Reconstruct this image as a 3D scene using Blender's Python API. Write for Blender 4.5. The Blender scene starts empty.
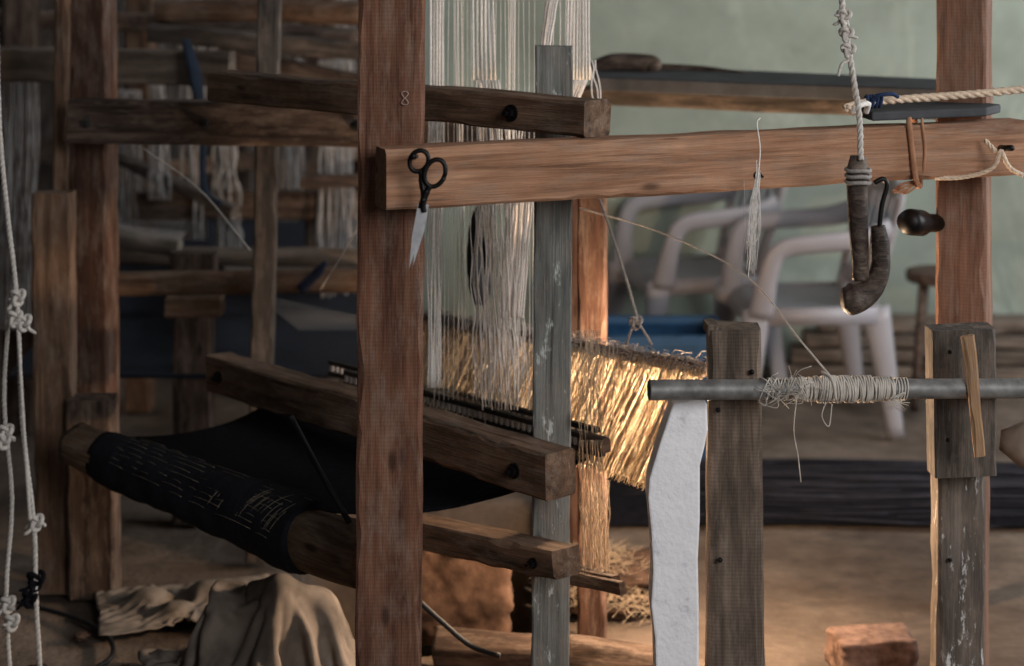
import bpy, math, random, bmesh
from mathutils import Vector, Matrix, noise
random.seed(7)
R=random.uniform
F=1800.0; H=1.6
def W(u,v,d):
    # image pixel (column, row) at an estimated depth -> metric world position
    return Vector(((u-512)/F*d, d, H-(v+50)/F*d))
def col(r,g,b):
    f=lambda c:(c/255/12.92 if c/255<=.04045 else ((c/255+.055)/1.055)**2.4)
    return (f(r),f(g),f(b),1)
sc=bpy.context.scene
try: sc.view_settings.view_transform='Standard'
except Exception: pass

# ---------------------------------------------------------------- materials
def newmat(name):
    m=bpy.data.materials.new(name); m.use_nodes=True
    nt=m.node_tree; b=nt.nodes['Principled BSDF']
    return m,nt,b
def N(nt,t,**k):
    n=nt.nodes.new(t)
    for a,v in k.items(): setattr(n,a,v)
    return n
def coords(nt,scale,rand=True):
    tc=N(nt,'ShaderNodeTexCoord'); mp=N(nt,'ShaderNodeMapping')
    mp.inputs['Scale'].default_value=scale
    if rand:
        oi=N(nt,'ShaderNodeObjectInfo'); mu=N(nt,'ShaderNodeMath',operation='MULTIPLY'); mu.inputs[1].default_value=37
        nt.links.new(oi.outputs['Random'],mu.inputs[0])
        ad=N(nt,'ShaderNodeVectorMath',operation='ADD')
        nt.links.new(tc.outputs['Object'],ad.inputs[0]); nt.links.new(mu.outputs[0],ad.inputs[1])
        nt.links.new(ad.outputs[0],mp.inputs['Vector'])
    else: nt.links.new(tc.outputs['Object'],mp.inputs['Vector'])
    return mp.outputs[0]
def noi(nt,vec,s,det=6,rough=.55,dist=0):
    n=N(nt,'ShaderNodeTexNoise'); n.inputs['Scale'].default_value=s; n.inputs['Detail'].default_value=det
    n.inputs['Roughness'].default_value=rough; n.inputs['Distortion'].default_value=dist
    nt.links.new(vec,n.inputs['Vector']); return n.outputs['Fac']
def ramp(nt,fac,stops):
    r=N(nt,'ShaderNodeValToRGB'); e=r.color_ramp.elements
    e[0].position,e[0].color=stops[0]; e[1].position,e[1].color=stops[-1]
    for p,c in stops[1:-1]:
        x=e.new(p); x.color=c
    nt.links.new(fac,r.inputs[0]); return r.outputs[0]
def mix(nt,fac,a,b,mode='MIX'):
    m=N(nt,'ShaderNodeMix',data_type='RGBA',blend_type=mode)
    if isinstance(fac,(int,float)): m.inputs[0].default_value=fac
    else: nt.links.new(fac,m.inputs[0])
    for i,x in ((6,a),(7,b)):
        if isinstance(x,tuple): m.inputs[i].default_value=x
        else: nt.links.new(x,m.inputs[i])
    return m.outputs[2]
def bump(nt,b,h,st=.3,dist=.003):
    bp=N(nt,'ShaderNodeBump'); bp.inputs['Strength'].default_value=st; bp.inputs['Distance'].default_value=dist
    nt.links.new(h,bp.inputs['Height']); nt.links.new(bp.outputs[0],b.inputs['Normal'])
def wood(name,dark,base,light,dirt=.35,paint=None,rough=.82,saw=0.0):
    m,nt,b=newmat(name)
    g=noi(nt,coords(nt,(1.3,17,17)),2.2,7,.6,.7)
    f=noi(nt,coords(nt,(5,170,170)),1.5,4,.7)
    c=ramp(nt,g,[(.28,dark),(.5,base),(.72,light)])
    fr=ramp(nt,f,[(.3,(.55,.55,.55,1)),(.6,(1,1,1,1))])
    c=mix(nt,.8,c,fr,'MULTIPLY')
    # long drying cracks
    ck=noi(nt,coords(nt,(.9,30,30)),2.0,3,.5,.3)
    cm=ramp(nt,ck,[(.30,(.35,.32,.3,1)),(.345,(1,1,1,1))])
    c=mix(nt,.8,c,cm,'MULTIPLY')
    dn=noi(nt,coords(nt,(2.5,5,5)),2.0,8,.7)
    dr=ramp(nt,dn,[(.36,(1,1,1,1)),(.62,(0,0,0,1))])
    dk=(dark[0]*.45,dark[1]*.5,dark[2]*.55,1)
    mm=N(nt,'ShaderNodeMath',operation='MULTIPLY'); mm.inputs[1].default_value=dirt
    nt.links.new(dr,mm.inputs[0])
    c=mix(nt,mm.outputs[0],c,dk)
    # greyish dust in patches
    un=noi(nt,coords(nt,(3,11,11)),3.1,8,.75)
    ur=ramp(nt,un,[(.48,(0,0,0,1)),(.70,(.5,.5,.5,1))])
    c=mix(nt,ur,c,col(150,134,122))
    v=N(nt,'ShaderNodeTexVoronoi'); v.inputs['Scale'].default_value=1.0
    nt.links.new(coords(nt,(4,11,11)),v.inputs['Vector'])
    kr=ramp(nt,v.outputs['Distance'],[(.05,(.8,.8,.8,1)),(.11,(0,0,0,1))])
    c=mix(nt,kr,c,dk)
    if paint:
        pn=noi(nt,coords(nt,(5,16,16)),2.2,9,.75)
        pr=ramp(nt,pn,[(paint[1],(0,0,0,1)),(paint[1]+.05,(1,1,1,1))])
        c=mix(nt,pr,c,paint[0])
    if saw:
        w=N(nt,'ShaderNodeTexWave',bands_direction='X'); w.inputs['Scale'].default_value=45; w.inputs['Distortion'].default_value=2.5
        nt.links.new(coords(nt,(1,.25,.25)),w.inputs['Vector'])
        wr=ramp(nt,w.outputs['Fac'],[(.1,(1-saw,1-saw,1-saw,1)),(.6,(1,1,1,1))])
        c=mix(nt,1.0,c,wr,'MULTIPLY')
    nt.links.new(c,b.inputs['Base Color']); b.inputs['Roughness'].default_value=rough
    b.inputs['Specular IOR Level'].default_value=.2
    ad=N(nt,'ShaderNodeMath',operation='ADD'); nt.links.new(g,ad.inputs[0]); nt.links.new(f,ad.inputs[1])
    bump(nt,b,ad.outputs[0],.6,.005)
    return m
def plain(name,c,rough=.7,metal=0,var=.25,sc_=25,bm=.2,spec=.4):
    m,nt,b=newmat(name)
    n=noi(nt,coords(nt,(1,1,1)),sc_,6,.6)
    lo=(c[0]*(1-var),c[1]*(1-var),c[2]*(1-var),1); hi=(min(1,c[0]*(1+var)),min(1,c[1]*(1+var)),min(1,c[2]*(1+var)),1)
    nt.links.new(ramp(nt,n,[(.35,lo),(.65,hi)]),b.inputs['Base Color'])
    b.inputs['Roughness'].default_value=rough; b.inputs['Metallic'].default_value=metal
    b.inputs['Specular IOR Level'].default_value=spec
    if bm: bump(nt,b,n,bm,.003)
    return m
M={}
M['red']=wood('wood_red_timber',col(82,54,43),col(128,88,70),col(156,116,94),.4,saw=.12)
M['reddk']=wood('wood_dark_red_timber',col(58,39,32),col(90,64,52),col(110,82,67),.45)
M['orange']=wood('wood_orange_timber',col(120,84,64),col(172,128,100),col(200,156,126),.3)
M['redx']=wood('wood_right_post',col(96,66,53),col(144,104,84),col(168,128,106),.35,saw=.1)
M['old']=wood('wood_old_brown',col(66,50,40),col(122,95,76),col(150,121,99),.5)
M['olddk']=wood('wood_dark_old',col(48,39,34),col(86,70,61),col(114,96,84),.5)
M['grey']=wood('wood_grey_weathered',col(70,62,55),col(118,104,93),col(150,135,122),.45,saw=.15)
M['greydk']=wood('wood_grey_beam',col(54,50,47),col(92,84,78),col(118,109,102),.5)
M['painted']=wood('wood_worn_painted',col(84,85,83),col(128,130,127),col(158,160,156),.4,paint=(col(184,190,188),.59))
M['specked']=wood('wood_paint_specked',col(72,64,58),col(108,98,90),col(136,126,118),.35,paint=(col(206,204,204),.57))
M['log']=wood('wood_log_bark',col(64,48,38),col(112,90,72),col(142,118,96),.5)
M['pale']=wood('wood_pale',col(120,90,64),col(170,134,102),col(190,156,122),.2)
M['iron']=plain('black_iron',col(26,24,24),.45,.6,.3,40)
M['black']=plain('black_paint',col(18,18,20),.6,0,.2)
M['steel']=plain('blade_steel',col(176,178,182),.4,.3,.15,60)
M['galv']=plain('galvanised_pipe',col(118,118,117),.55,.35,.35,30)
M['white']=plain('white_cord',col(222,217,212),.9,0,.15,200)
M['palecord']=plain('pale_cord',col(182,176,170),.9,0,.2,200)
M['greycord']=plain('grey_cord',col(140,134,130),.9,0,.2,200)
M['cream']=plain('cream_rope',col(210,188,166),.9,0,.2,150)
M['beige']=plain('beige_thread',col(154,138,118),.9,0,.3,120)
M['gold']=plain('dull_roll_thread',col(114,104,90),.8,0,.5,40)
M['plastic']=plain('white_plastic',col(138,135,140),.5,0,.05,6,0)
M['blue']=plain('blue_plastic',col(14,66,104),.6,0,.15,8,0)
M['navy']=plain('navy_cloth',col(13,13,19),.9,0,.5,60,.5,.12)
M['canvas']=plain('canvas_cloth',col(116,107,99),.95,0,.4,9,.4,.1)
M['clay']=plain('clay_block',col(84,66,56),.95,0,.5,18,1,.1)
M['soil']=plain('dark_soil',col(60,47,40),.95,0,.5,22,1,.1)
M['stone']=plain('brick_dusty',col(120,98,88),.95,0,.35,30,1,.1)
M['slate']=plain('dark_board',col(66,67,70),.8,0,.25,12,.3,.15)
M['chalk']=plain('chalk',col(170,150,140),.95)
M['darkwood']=wood('wood_dark_tool',col(34,26,24),col(66,54,48),col(104,90,82),.45,rough=.5)
# white slab
m,nt,b=newmat('white_foam_slab')
n=noi(nt,coords(nt,(1,1,1)),16,8,.7); n2=noi(nt,coords(nt,(1,1,1)),90,3,.6)
nt.links.new(ramp(nt,n,[(.3,col(196,196,204)),(.42,col(240,240,246)),(.7,col(250,250,254))]),b.inputs['Base Color'])
b.inputs['Roughness'].default_value=.9
ad=N(nt,'ShaderNodeMath',operation='ADD'); nt.links.new(n,ad.inputs[0]); nt.links.new(n2,ad.inputs[1]); bump(nt,b,ad.outputs[0],.4,.006)
M['foam']=m
# cloth roll (axis = local X)
m,nt,b=newmat('navy_woven_cloth')
fine=noi(nt,coords(nt,(220,8,8),False),2,3,.6); f2=noi(nt,coords(nt,(10,60,60),False),2,4,.6)
basec=ramp(nt,fine,[(.35,col(11,12,17)),(.7,col(36,37,48))])
basec=mix(nt,.5,basec,ramp(nt,f2,[(.35,(.4,.4,.4,1)),(.65,(1,1,1,1))]),'MULTIPLY')
nt.links.new(basec,b.inputs['Base Color']); b.inputs['Roughness'].default_value=.85
b.inputs['Specular IOR Level'].default_value=.2
bump(nt,b,fine,.5,.002)
M['rollcloth']=m
def wallmat(name,c1,c2,c3):
    m,nt,b=newmat(name)
    n=noi(nt,coords(nt,(1,1,1),False),.9,8,.65,.6); n2=noi(nt,coords(nt,(1,1,1),False),7,8,.7)
    n3=noi(nt,coords(nt,(1,1,.5),False),2.6,9,.75,.8)
    c=ramp(nt,n,[(.3,c1),(.5,c2),(.72,c3)])
    c=mix(nt,.35,c,ramp(nt,n2,[(.3,(.6,.6,.6,1)),(.6,(1,1,1,1))]),'MULTIPLY')
    c=mix(nt,ramp(nt,n3,[(.54,(0,0,0,1)),(.66,(.6,.6,.6,1))]),c,(min(1,c3[0]*1.2),min(1,c3[1]*1.12),min(1,c3[2]*1.12),1))
    nt.links.new(c,b.inputs['Base Color']); b.inputs['Roughness'].default_value=.95
    b.inputs['Specular IOR Level'].default_value=.1
    bump(nt,b,n2,.4,.01); return m
M['wall']=wallmat('green_plaster',col(122,126,116),col(144,152,141),col(160,170,158))
M['wallShade']=wallmat('shade_dark_plaster',col(46,43,40),col(62,58,54),col(78,74,70))  # dark tone stands in for the shade of the deep left side
# floor
m,nt,b=newmat('dusty_earth_floor')
a=noi(nt,coords(nt,(1,1,1),False),1.6,8,.65,.5); c_=noi(nt,coords(nt,(1,1,1),False),16,8,.7); d_=noi(nt,coords(nt,(1,3,1),False),5,5,.6)
cc=ramp(nt,a,[(.3,col(78,67,60)),(.48,col(108,95,85)),(.7,col(136,122,110))])
cc=mix(nt,.5,cc,ramp(nt,c_,[(.32,(.45,.45,.45,1)),(.6,(1,1,1,1))]),'MULTIPLY')
cc=mix(nt,.3,cc,ramp(nt,d_,[(.4,(.5,.5,.5,1)),(.55,(1,1,1,1))]),'MULTIPLY')
nt.links.new(cc,b.inputs['Base Color']); b.inputs['Roughness'].default_value=.95; b.inputs['Specular IOR Level'].default_value=.15
bump(nt,b,c_,.8,.02); M['floor']=m
# warp threads: translucent straw
m,nt,b=newmat('golden_warp_thread')
n=noi(nt,coords(nt,(70,70,2.5),False),3,4,.6)
cr_=ramp(nt,n,[(.32,col(122,104,82)),(.5,col(208,190,162)),(.68,col(246,240,226))])
nt.links.new(cr_,b.inputs['Base Color']); b.inputs['Roughness'].default_value=.6
tr=N(nt,'ShaderNodeBsdfTranslucent'); nt.links.new(cr_,tr.inputs[0])
ms=N(nt,'ShaderNodeMixShader'); ms.inputs[0].default_value=.45
nt.links.new(b.outputs[0],ms.inputs[1]); nt.links.new(tr.outputs[0],ms.inputs[2])
nt.links.new(ms.outputs[0],nt.nodes['Material Output'].inputs[0]); M['warp']=m

# ---------------------------------------------------------------- builders
def link(o,parent): 
    sc.collection.objects.link(o)
    if parent: o.parent=parent
    return o
def empty(name,parent=None):
    o=bpy.data.objects.new(name,None); o.empty_display_size=.05; return link(o,parent)
def mesh(name,vs,fs,mat,parent=None,smooth=False):
    me=bpy.data.meshes.new(name); me.from_pydata([tuple(v) for v in vs],[],fs); me.update()
    me.materials.append(M[mat] if isinstance(mat,str) else mat)
    if smooth: me.polygons.foreach_set('use_smooth',[True]*len(me.polygons))
    return link(bpy.data.objects.new(name,me),parent)
UP=Vector((0,0,1))
def frame(p0,p1,ref):
    X=(p1-p0).normalized(); Z=(ref-X*ref.dot(X)).normalized(); Y=Z.cross(X)
    mt=Matrix((X,Y,Z)).transposed().to_4x4(); mt.translation=p0; return mt
def beam(name,p0,p1,w,h,mat,parent=None,ref=UP,w1=None,h1=None,ch=.006,wob=.0025):
    """sawn timber: worn chamfered section, slightly wavering edges. w across, h along ref"""
    L=(p1-p0).length; n=max(6,int(L/.03)); vs=[];fs=[]; s=R(0,99)
    w1=w1 or w; h1=h1 or h
    for i in range(n+1):
        t=i/n; a=(w+(w1-w)*t)/2; c=(h+(h1-h)*t)/2; x=L*t
        oy=(noise.noise(Vector((x*2,s,0))))*wob*1.5; oz=(noise.noise(Vector((x*2,0,s))))*wob*1.5
        cs=[]
        for q,(sy,sz) in enumerate(((1,1),(-1,1),(-1,-1),(1,-1))):
            k=ch*(.5+1.4*abs(noise.noise(Vector((x*9,s+q*7,3)))*2))
            p=[(sy*a,sz*(c-k)),(sy*(a-k),sz*c)]
            if sy*sz<0: p.reverse()
            cs+=p
        for (y,z) in cs:
            xx=x+(noise.noise(Vector((y*30,z*30,s)))*.006 if i in(0,n) else 0)
            vs.append((xx,y+oy+noise.noise(Vector((x*9,y*20+s,z*20)))*wob,z+oz+noise.noise(Vector((x*9,y*20,z*20+s)))*wob))
    for i in range(n):
        for k in range(8):
            a=i*8+k;b_=i*8+(k+1)%8; fs.append((a,b_,b_+8,a+8))
    fs.append(tuple(range(7,-1,-1))); fs.append(tuple(range(n*8,n*8+8)))
    o=mesh(name,vs,fs,mat,parent); o.matrix_world=frame(p0,p1,ref); return o
def post(name,u0,v0,u1,v1,d,w,dp,mat,parent=None,yaw=0,w1=None,ch=.006,d1=None):
    y=math.radians(yaw); ref=Vector((math.sin(y),-math.cos(y),0))
    return beam(name,W(u0,v0,d),W(u1,v1,d1 or d),w,dp,mat,parent,ref,w1=w1,ch=ch)
def floorv(d): return H*F/d-50
class MB:
    def __init__(s): s.v=[]; s.f=[]
    def tube(s,pts,r,k=6,cap=True,flat=1.0,A0=None):
        n=len(pts); pts=[Vector(p) for p in pts]; base=len(s.v); T=(pts[1]-pts[0]).normalized()
        A=Vector(A0) if A0 else T.orthogonal().normalized()
        for i,p in enumerate(pts):
            t=(pts[min(i+1,n-1)]-pts[max(i-1,0)])
            t=t.normalized() if t.length>1e-9 else T
            A=(A-t*A.dot(t)); A=A.normalized() if A.length>1e-6 else t.orthogonal().normalized()
            B=t.cross(A); rr=r[min(i,len(r)-1)] if isinstance(r,(list,tuple)) else r
            for j in range(k):
                an=2*math.pi*j/k; s.v.append(p+A*math.cos(an)*rr+B*math.sin(an)*rr*flat)
        for i in range(n-1):
            for j in range(k):
                a=base+i*k+j; b_=base+i*k+(j+1)%k; s.f.append((a,b_,b_+k,a+k))
        if cap:
            s.f.append(tuple(base+j for j in range(k-1,-1,-1))); s.f.append(tuple(base+(n-1)*k+j for j in range(k)))
    def box(s,c,X,Y,Z,a,b_,c_):
        base=len(s.v)
        for i in(-1,1):
            for j in(-1,1):
                for k in(-1,1): s.v.append(c+X*i*a+Y*j*b_+Z*k*c_)
        for q in((0,1,3,2),(4,6,7,5),(0,4,5,1),(2,3,7,6),(0,2,6,4),(1,5,7,3)): s.f.append(tuple(base+x for x in q))
    def prism(s,outline,off):
        base=len(s.v); n=len(outline)
        for p in outline: s.v.append(Vector(p))
        for p in outline: s.v.append(Vector(p)+off)
        s.f.append(tuple(base+i for i in range(n))); s.f.append(tuple(base+n+i for i in range(n-1,-1,-1)))
        for i in range(n): j=(i+1)%n; s.f.append((base+j,base+i,base+n+i,base+n+j))
    def done(s,name,mat,parent=None,smooth=True): return mesh(name,s.v,s.f,mat,parent,smooth)
def cr(pts,n=8):
    pts=[Vector(p) for p in pts]; out=[]; P=[pts[0]*2-pts[1]]+pts+[pts[-1]*2-pts[-2]]
    for i in range(1,len(P)-2):
        a,b,c,d=P[i-1:i+3]
        for k in range(n):
            t=k/n; out.append(.5*((2*b)+(c-a)*t+(2*a-5*b+4*c-d)*t*t+(3*b-a-3*c+d)*t**3))
    out.append(pts[-1]); return out
def rads(r,n):
    m_=len(r)-1; o=[]
    for i in range(n):
        x=i/(n-1)*m_; a=int(min(x,m_-1e-6)); o.append(r[a]+(r[a+1]-r[a])*(x-a))
    return o
def tube(name,pts,r,mat,parent=None,k=10,sm=6,flat=1.0):
    mb=MB(); P=cr(pts,sm) if sm else pts
    if isinstance(r,(list,tuple)): r=rads(r,len(P))
    mb.tube(P,r,k,flat=flat); return mb.done(name,mat,parent)
def ropeinto(mb,pts,Rr,pitch=None,strands=3):
    P=cr(pts,4); L=[0]
    for a,b in zip(P,P[1:]): L.append(L[-1]+(b-a).length)
    pitch=pitch or Rr*7; n=max(8,int(L[-1]/pitch*9))
    Q=[];j=0
    for i in range(n+1):
        s=L[-1]*i/n
        while j<len(L)-2 and L[j+1]<s: j+=1
        t=(s-L[j])/max(1e-9,L[j+1]-L[j]); Q.append(P[j].lerp(P[j+1],min(1,t)))
    for q in range(strands):
        pp=[]; T=(Q[1]-Q[0]).normalized(); A=T.orthogonal().normalized()
        for i,p in enumerate(Q):
            t=(Q[min(i+1,n)]-Q[max(0,i-1)]).normalized(); A=(A-t*A.dot(t)).normalized(); B=t.cross(A)
            an=2*math.pi*(q/strands+L[-1]*i/n/pitch); pp.append(p+(A*math.cos(an)+B*math.sin(an))*Rr*.5)
        mb.tube(pp,Rr*.56,5)
def knotinto(mb,c,s,r):
    pts=[]
    for i in range(49):
        t=2*math.pi*i/48
        pts.append(c+Vector(((math.sin(t)+2*math.sin(2*t))*s*.30,(-math.sin(3*t))*s*.4,(math.cos(t)-2*math.cos(2*t))*s*.36)))
    mb.tube(pts,r,6)
    for k in range(4):
        e=c+Vector((R(-1,1),R(-.5,.5),R(-1,.2)))*s*1.7; mb.tube(cr([c,c.lerp(e,.6)+Vector((R(-1,1),0,R(-1,1)))*s*.3,e],3),[r*.9]*3+[r*.8]*3+[r*.3],5)
def bolt(name,p,nrm,r,parent,mat='iron'):
    mb=MB(); nrm=nrm.normalized()
    mb.tube([p-nrm*.004,p+nrm*.004],r*1.5,14); mb.tube([p+nrm*.003,p+nrm*.013],r,6); mb.tube([p+nrm*.013,p+nrm*.022],r*.5,8)
    return mb.done(name,mat,parent,False)
def slab(name,x0,x1,y0,y1,z0,z1,mat,parent=None):
    mb=MB(); c=Vector(((x0+x1)/2,(y0+y1)/2,(z0+z1)/2)); mb.box(c,Vector((1,0,0)),Vector((0,1,0)),UP,(x1-x0)/2,(y1-y0)/2,(z1-z0)/2)
    return mb.done(name,mat,parent,False)
def lathe(name,p0,p1,radf,mat,parent,n=60,k=28,x0=0,x1=1,bumpy=.002):
    L=(p1-p0).length; vs=[];fs=[]; s=R(0,50)
    for i in range(n+1):
        t=x0+(x1-x0)*i/n
        for j in range(k):
            a=2*math.pi*j/k; r=radf(t)+noise.noise(Vector((t*L*5,math.cos(a)*1.2+s,math.sin(a)*1.2)))*bumpy*2
            vs.append((t*L,math.cos(a)*r,math.sin(a)*r))
    for i in range(n):
        for j in range(k): a=i*k+j;b_=i*k+(j+1)%k; fs.append((a,b_,b_+k,a+k))
    fs.append(tuple(range(k-1,-1,-1))); fs.append(tuple(range(n*k,n*k+k)))
    o=mesh(name,vs,fs,mat,parent,True); o.matrix_world=frame(p0,p1,UP); return o
def rock(name,c,sx,sy,sz,mat,parent=None,yaw=0,amp=.12,pw=14,cuts=22):
    bm=bmesh.new(); bmesh.ops.create_cube(bm,size=2); bmesh.ops.subdivide_edges(bm,edges=bm.edges[:],cuts=cuts,use_grid_fill=True)
    s=R(0,50)
    for v in bm.verts:
        p=v.co.copy(); ln=(abs(p.x)**pw+abs(p.y)**pw+abs(p.z)**pw)**(1/pw); p/=ln
        nz=noise.fractal(p*1.6+Vector((s,0,0)),.7,2.2,7)*amp; p*=1+nz
        v.co=Vector((p.x*sx,p.y*sy,p.z*sz))
    zmin=min(v.co.z for v in bm.verts)
    me=bpy.data.meshes.new(name); bm.to_mesh(me); bm.free(); me.materials.append(M[mat]); me.polygons.foreach_set('use_smooth',[True]*len(me.polygons))
    o=link(bpy.data.objects.new(name,me),parent); o.location=(c.x,c.y,c.z-zmin); o.rotation_euler=(0,0,yaw); return o

# ---------------------------------------------------------------- draped cloths (simulated first, then frozen)
def drape(jobs,frames=38):
    tmp=[]
    def coll(o):
        md=o.modifiers.new('c','COLLISION'); o.collision.thickness_outer=.006; o.collision.cloth_friction=18; tmp.append(o)
    g=mesh('tmp_ground',[(-3,2,.004),(1,2,.004),(1,6,.004),(-3,6,.004)],[(0,1,2,3)],'canvas'); coll(g)
    cl=[]
    for (name,cx,cy,z,sx,sy,yaw,n,blocks) in jobs:
        for (bx,by,bz,ax,ay,az) in blocks:
            b_=rock('tmp_block',Vector((bx,by,bz)),ax,ay,az,'canvas',amp=.05,pw=3,cuts=5); coll(b_)
        vs=[];fs=[]
        for i in range(n+1):
            for j in range(n+1):
                a=(i/n-.5)*sx; b2=(j/n-.5)*sy; x=a*math.cos(yaw)-b2*math.sin(yaw); y=a*math.sin(yaw)+b2*math.cos(yaw)
                vs.append((cx+x*.85,cy+y*.85,z+.05*noise.noise(Vector((a*9,b2*9,0)))))
        for i in range(n):
            for j in range(n): q=i*(n+1)+j; fs.append((q,q+n+1,q+n+2,q+1))
        o=mesh(name,vs,fs,'canvas',None,True); c=o.modifiers.new('Cloth','CLOTH')
        c.settings.quality=5; c.settings.mass=.35; c.settings.bending_stiffness=.08; c.settings.tension_stiffness=12; c.settings.compression_stiffness=8; c.settings.air_damping=1.2
        c.settings.shrink_min=-.14
        c.collision_settings.use_self_collision=True; c.collision_settings.self_distance_min=.005; c.collision_settings.distance_min=.005
        c.point_cache.frame_start=1; c.point_cache.frame_end=frames+5
        cl.append(o)
    for f in range(1,frames+1): sc.frame_set(f)
    dg=bpy.context.evaluated_depsgraph_get()
    for o in cl:
        me=bpy.data.meshes.new_from_object(o.evaluated_get(dg)); o.modifiers.clear(); o.data=me
        me.polygons.foreach_set('use_smooth',[True]*len(me.polygons))
        ss=o.modifiers.new('sub','SUBSURF'); ss.levels=1; ss.render_levels=1
        so=o.modifiers.new('s','SOLIDIFY'); so.thickness=.003; so.offset=1
    for o in tmp: bpy.data.objects.remove(o,do_unlink=True)
    sc.frame_set(1)
try:
    drape([('canvas_sack',-.53,3.90,.34,.78,.62,.4,52,[(-.62,3.93,0,.028,.028,.145),(-.50,3.88,0,.025,.03,.12),(-.42,3.92,0,.03,.03,.10)]),
           ('floor_rag',-.80,4.36,.13,.46,.34,.3,36,[(-.88,4.36,0,.03,.025,.02),(-.74,4.38,0,.03,.03,.026),(-.80,4.28,0,.02,.02,.018)])])
except Exception as e: print('drape failed',e)

# ---------------------------------------------------------------- room
vs=[];fs=[];nx,ny=230,280
PX0,PX1,PY0,PY1=-.60,.09,4.25,5.25   # weaver's pit under the loom, stretched to keep the floor there dark
def sm(x): x=max(0,min(1,x)); return x*x*(3-2*x)
for j in range(ny+1):
    for i in range(nx+1):
        x=-4+8*i/nx; y=-1+11*j/ny
        z=min(noise.fractal(Vector((x*2.2,y*2.2,0)),1,2,5)*.012-.014,0)
        e=.012*noise.noise(Vector((x*14,y*14,0)))
        k=min(sm((x-PX0+e)/.06),sm((PX1-x+e)/.06),sm((y-PY0+e)/.06),sm((PY1-y+e)/.06))
        vs.append((x,y,z-.55*k))
for j in range(ny):
    for i in range(nx):
        a=j*(nx+1)+i; fs.append((a,a+1,a+nx+2,a+nx+1))
mesh('floor',vs,fs,'floor',None,True)
slab('wall_back',-.46,4,7,7.15,-.05,3.3,'wall')
slab('wall_partition',-.46,-.36,7.15,9.5,-.05,3.3,'wallShade')
slab('wall_far',-4,-.46,9.5,9.6,-.05,3.3,'wallShade')
slab('wall_left',-4.1,-4,-1,9.6,-.05,3.3,'wallShade')
slab('ceiling',-4.1,4.1,1.2,9.6,3.3,3.4,'wallShade')
wr=empty('wall_right')
slab('wall_lower',4,4.1,-1,7.15,-.05,1.0,'wall',wr); slab('wall_upper',4,4.1,-1,7.15,2.6,3.3,'wall',wr)
slab('wall_rear_part',4,4.1,6.4,7.15,1.0,2.6,'wall',wr); slab('wall_front_part',4,4.1,-1,3.2,1.0,2.6,'wall',wr)
wf=empty('window_1')
for nm,a in (('sill',(3.96,4.12,3.2,6.4,1.0,1.05)),('head',(3.98,4.12,3.2,6.4,2.55,2.6)),('mullion_1',(4.0,4.08,4.25,4.31,1.05,2.55)),('mullion_2',(4.0,4.08,5.3,5.36,1.05,2.55))):
    slab(nm,*a,'grey',wf)

# ---------------------------------------------------------------- loom frame
LF=empty('handloom')
FV=floorv
post('front_post',388.5,FV(3.32),394,-240,3.32,.120,.09,'red',LF,yaw=2)
mbm0=W(381,178.5,3.2); mbm1=W(1017,145,3.66)
beam('front_crossbeam',mbm0,mbm1,.07,.108,'orange',LF)
post('right_post',961,FV(3.76),966,-260,3.76,.102,.10,'redx',LF,yaw=-22)
ub0=W(220,85,4.2); ub1=W(598,118,3.36); beam('upper_side_beam',ub0,ub1,.075,.068,'old',LF)
beam('upper_beam_cap',W(228,74,4.18),W(352,90,3.86),.05,.018,'old',LF,ch=.003)
lb0=W(219,371,4.46); lb1=W(560,474,3.42); beam('lower_side_beam',lb0,lb1,.075,.088,'old',LF,ch=.006)
beam('treadle_beam',W(400,526,3.82),W(566,563,3.42),.07,.055,'old',LF)
post('painted_post',549,FV(3.56),554,46,3.565,.074,.05,'painted',LF,yaw=0,ch=.003)
beam('rear_crossbeam',W(73,121,4.5),W(540,126,4.36),.07,.108,'olddk',LF)
post('rear_post',97,FV(4.63),91,-200,4.63,.10,.09,'reddk',LF,yaw=-8)
post('rear_post_batten',62,196,66,-200,4.6,.04,.05,'old',LF)
post('rear_side_post',57,FV(4.5),54,192,4.5,.098,.07,'old',LF,yaw=4)
post('rear_leaning_post',258,FV(4.72),274,-200,4.72,.062,.05,'greydk',LF,yaw=5)
post('roll_support_post',95,FV(4.47),93,397,4.47,.115,.08,'olddk',LF)
post('middle_red_post',592,FV(4.15),592,192,4.15,.066,.06,'reddk',LF,yaw=-6)
nrmf=(mbm1-mbm0).cross(UP).normalized()
if nrmf.y>0: nrmf=-nrmf
def onface(p0,p1,t,w,dz=0): 
    q=(p1-p0).cross(UP).normalized()
    if q.y>0: q=-q
    return p0.lerp(p1,t)+q*w/2+UP*dz
bolt('beam_bolt',onface(mbm0,mbm1,.545,.07,-.027),nrmf,.005,LF)
na=(ub1-ub0).cross(UP).normalized()
if na.y>0: na=-na
bolt('upper_beam_bolt',onface(ub0,ub1,.84,.075),na,.011,LF)
bolt('lower_beam_bolt',onface(lb0,lb1,.93,.075,-.005),na,.010,LF)
bolt('lower_beam_bolt_rear',onface(lb0,lb1,.05,.075),na,.01,LF)
bolt('treadle_bolt',onface(W(400,526,3.82),W(566,563,3.42),.9,.07),na,.007,LF)
for t in(.04,.3,.62): bolt('rear_beam_bolt',onface(W(73,121,4.5),W(540,126,4.36),t,.07),nrmf,.009,LF)
mb=MB(); c0=W(405,98,3.270)
mb.tube([c0+Vector((math.sin(2*a)*.006,-.002,math.cos(a)*.012)) for a in [i*2*math.pi/30 for i in range(31)]],.0009,5)
mb.done('chalk_mark','chalk',LF)
mb=MB(); mb.tube([W(945,223,3.76),W(922,223,3.70),W(921,223,3.70),W(910,222,3.66),W(906,222,3.65)],[.018,.020,.027,.027,.022],20); mb.done('iron_peg','iron',LF)

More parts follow.
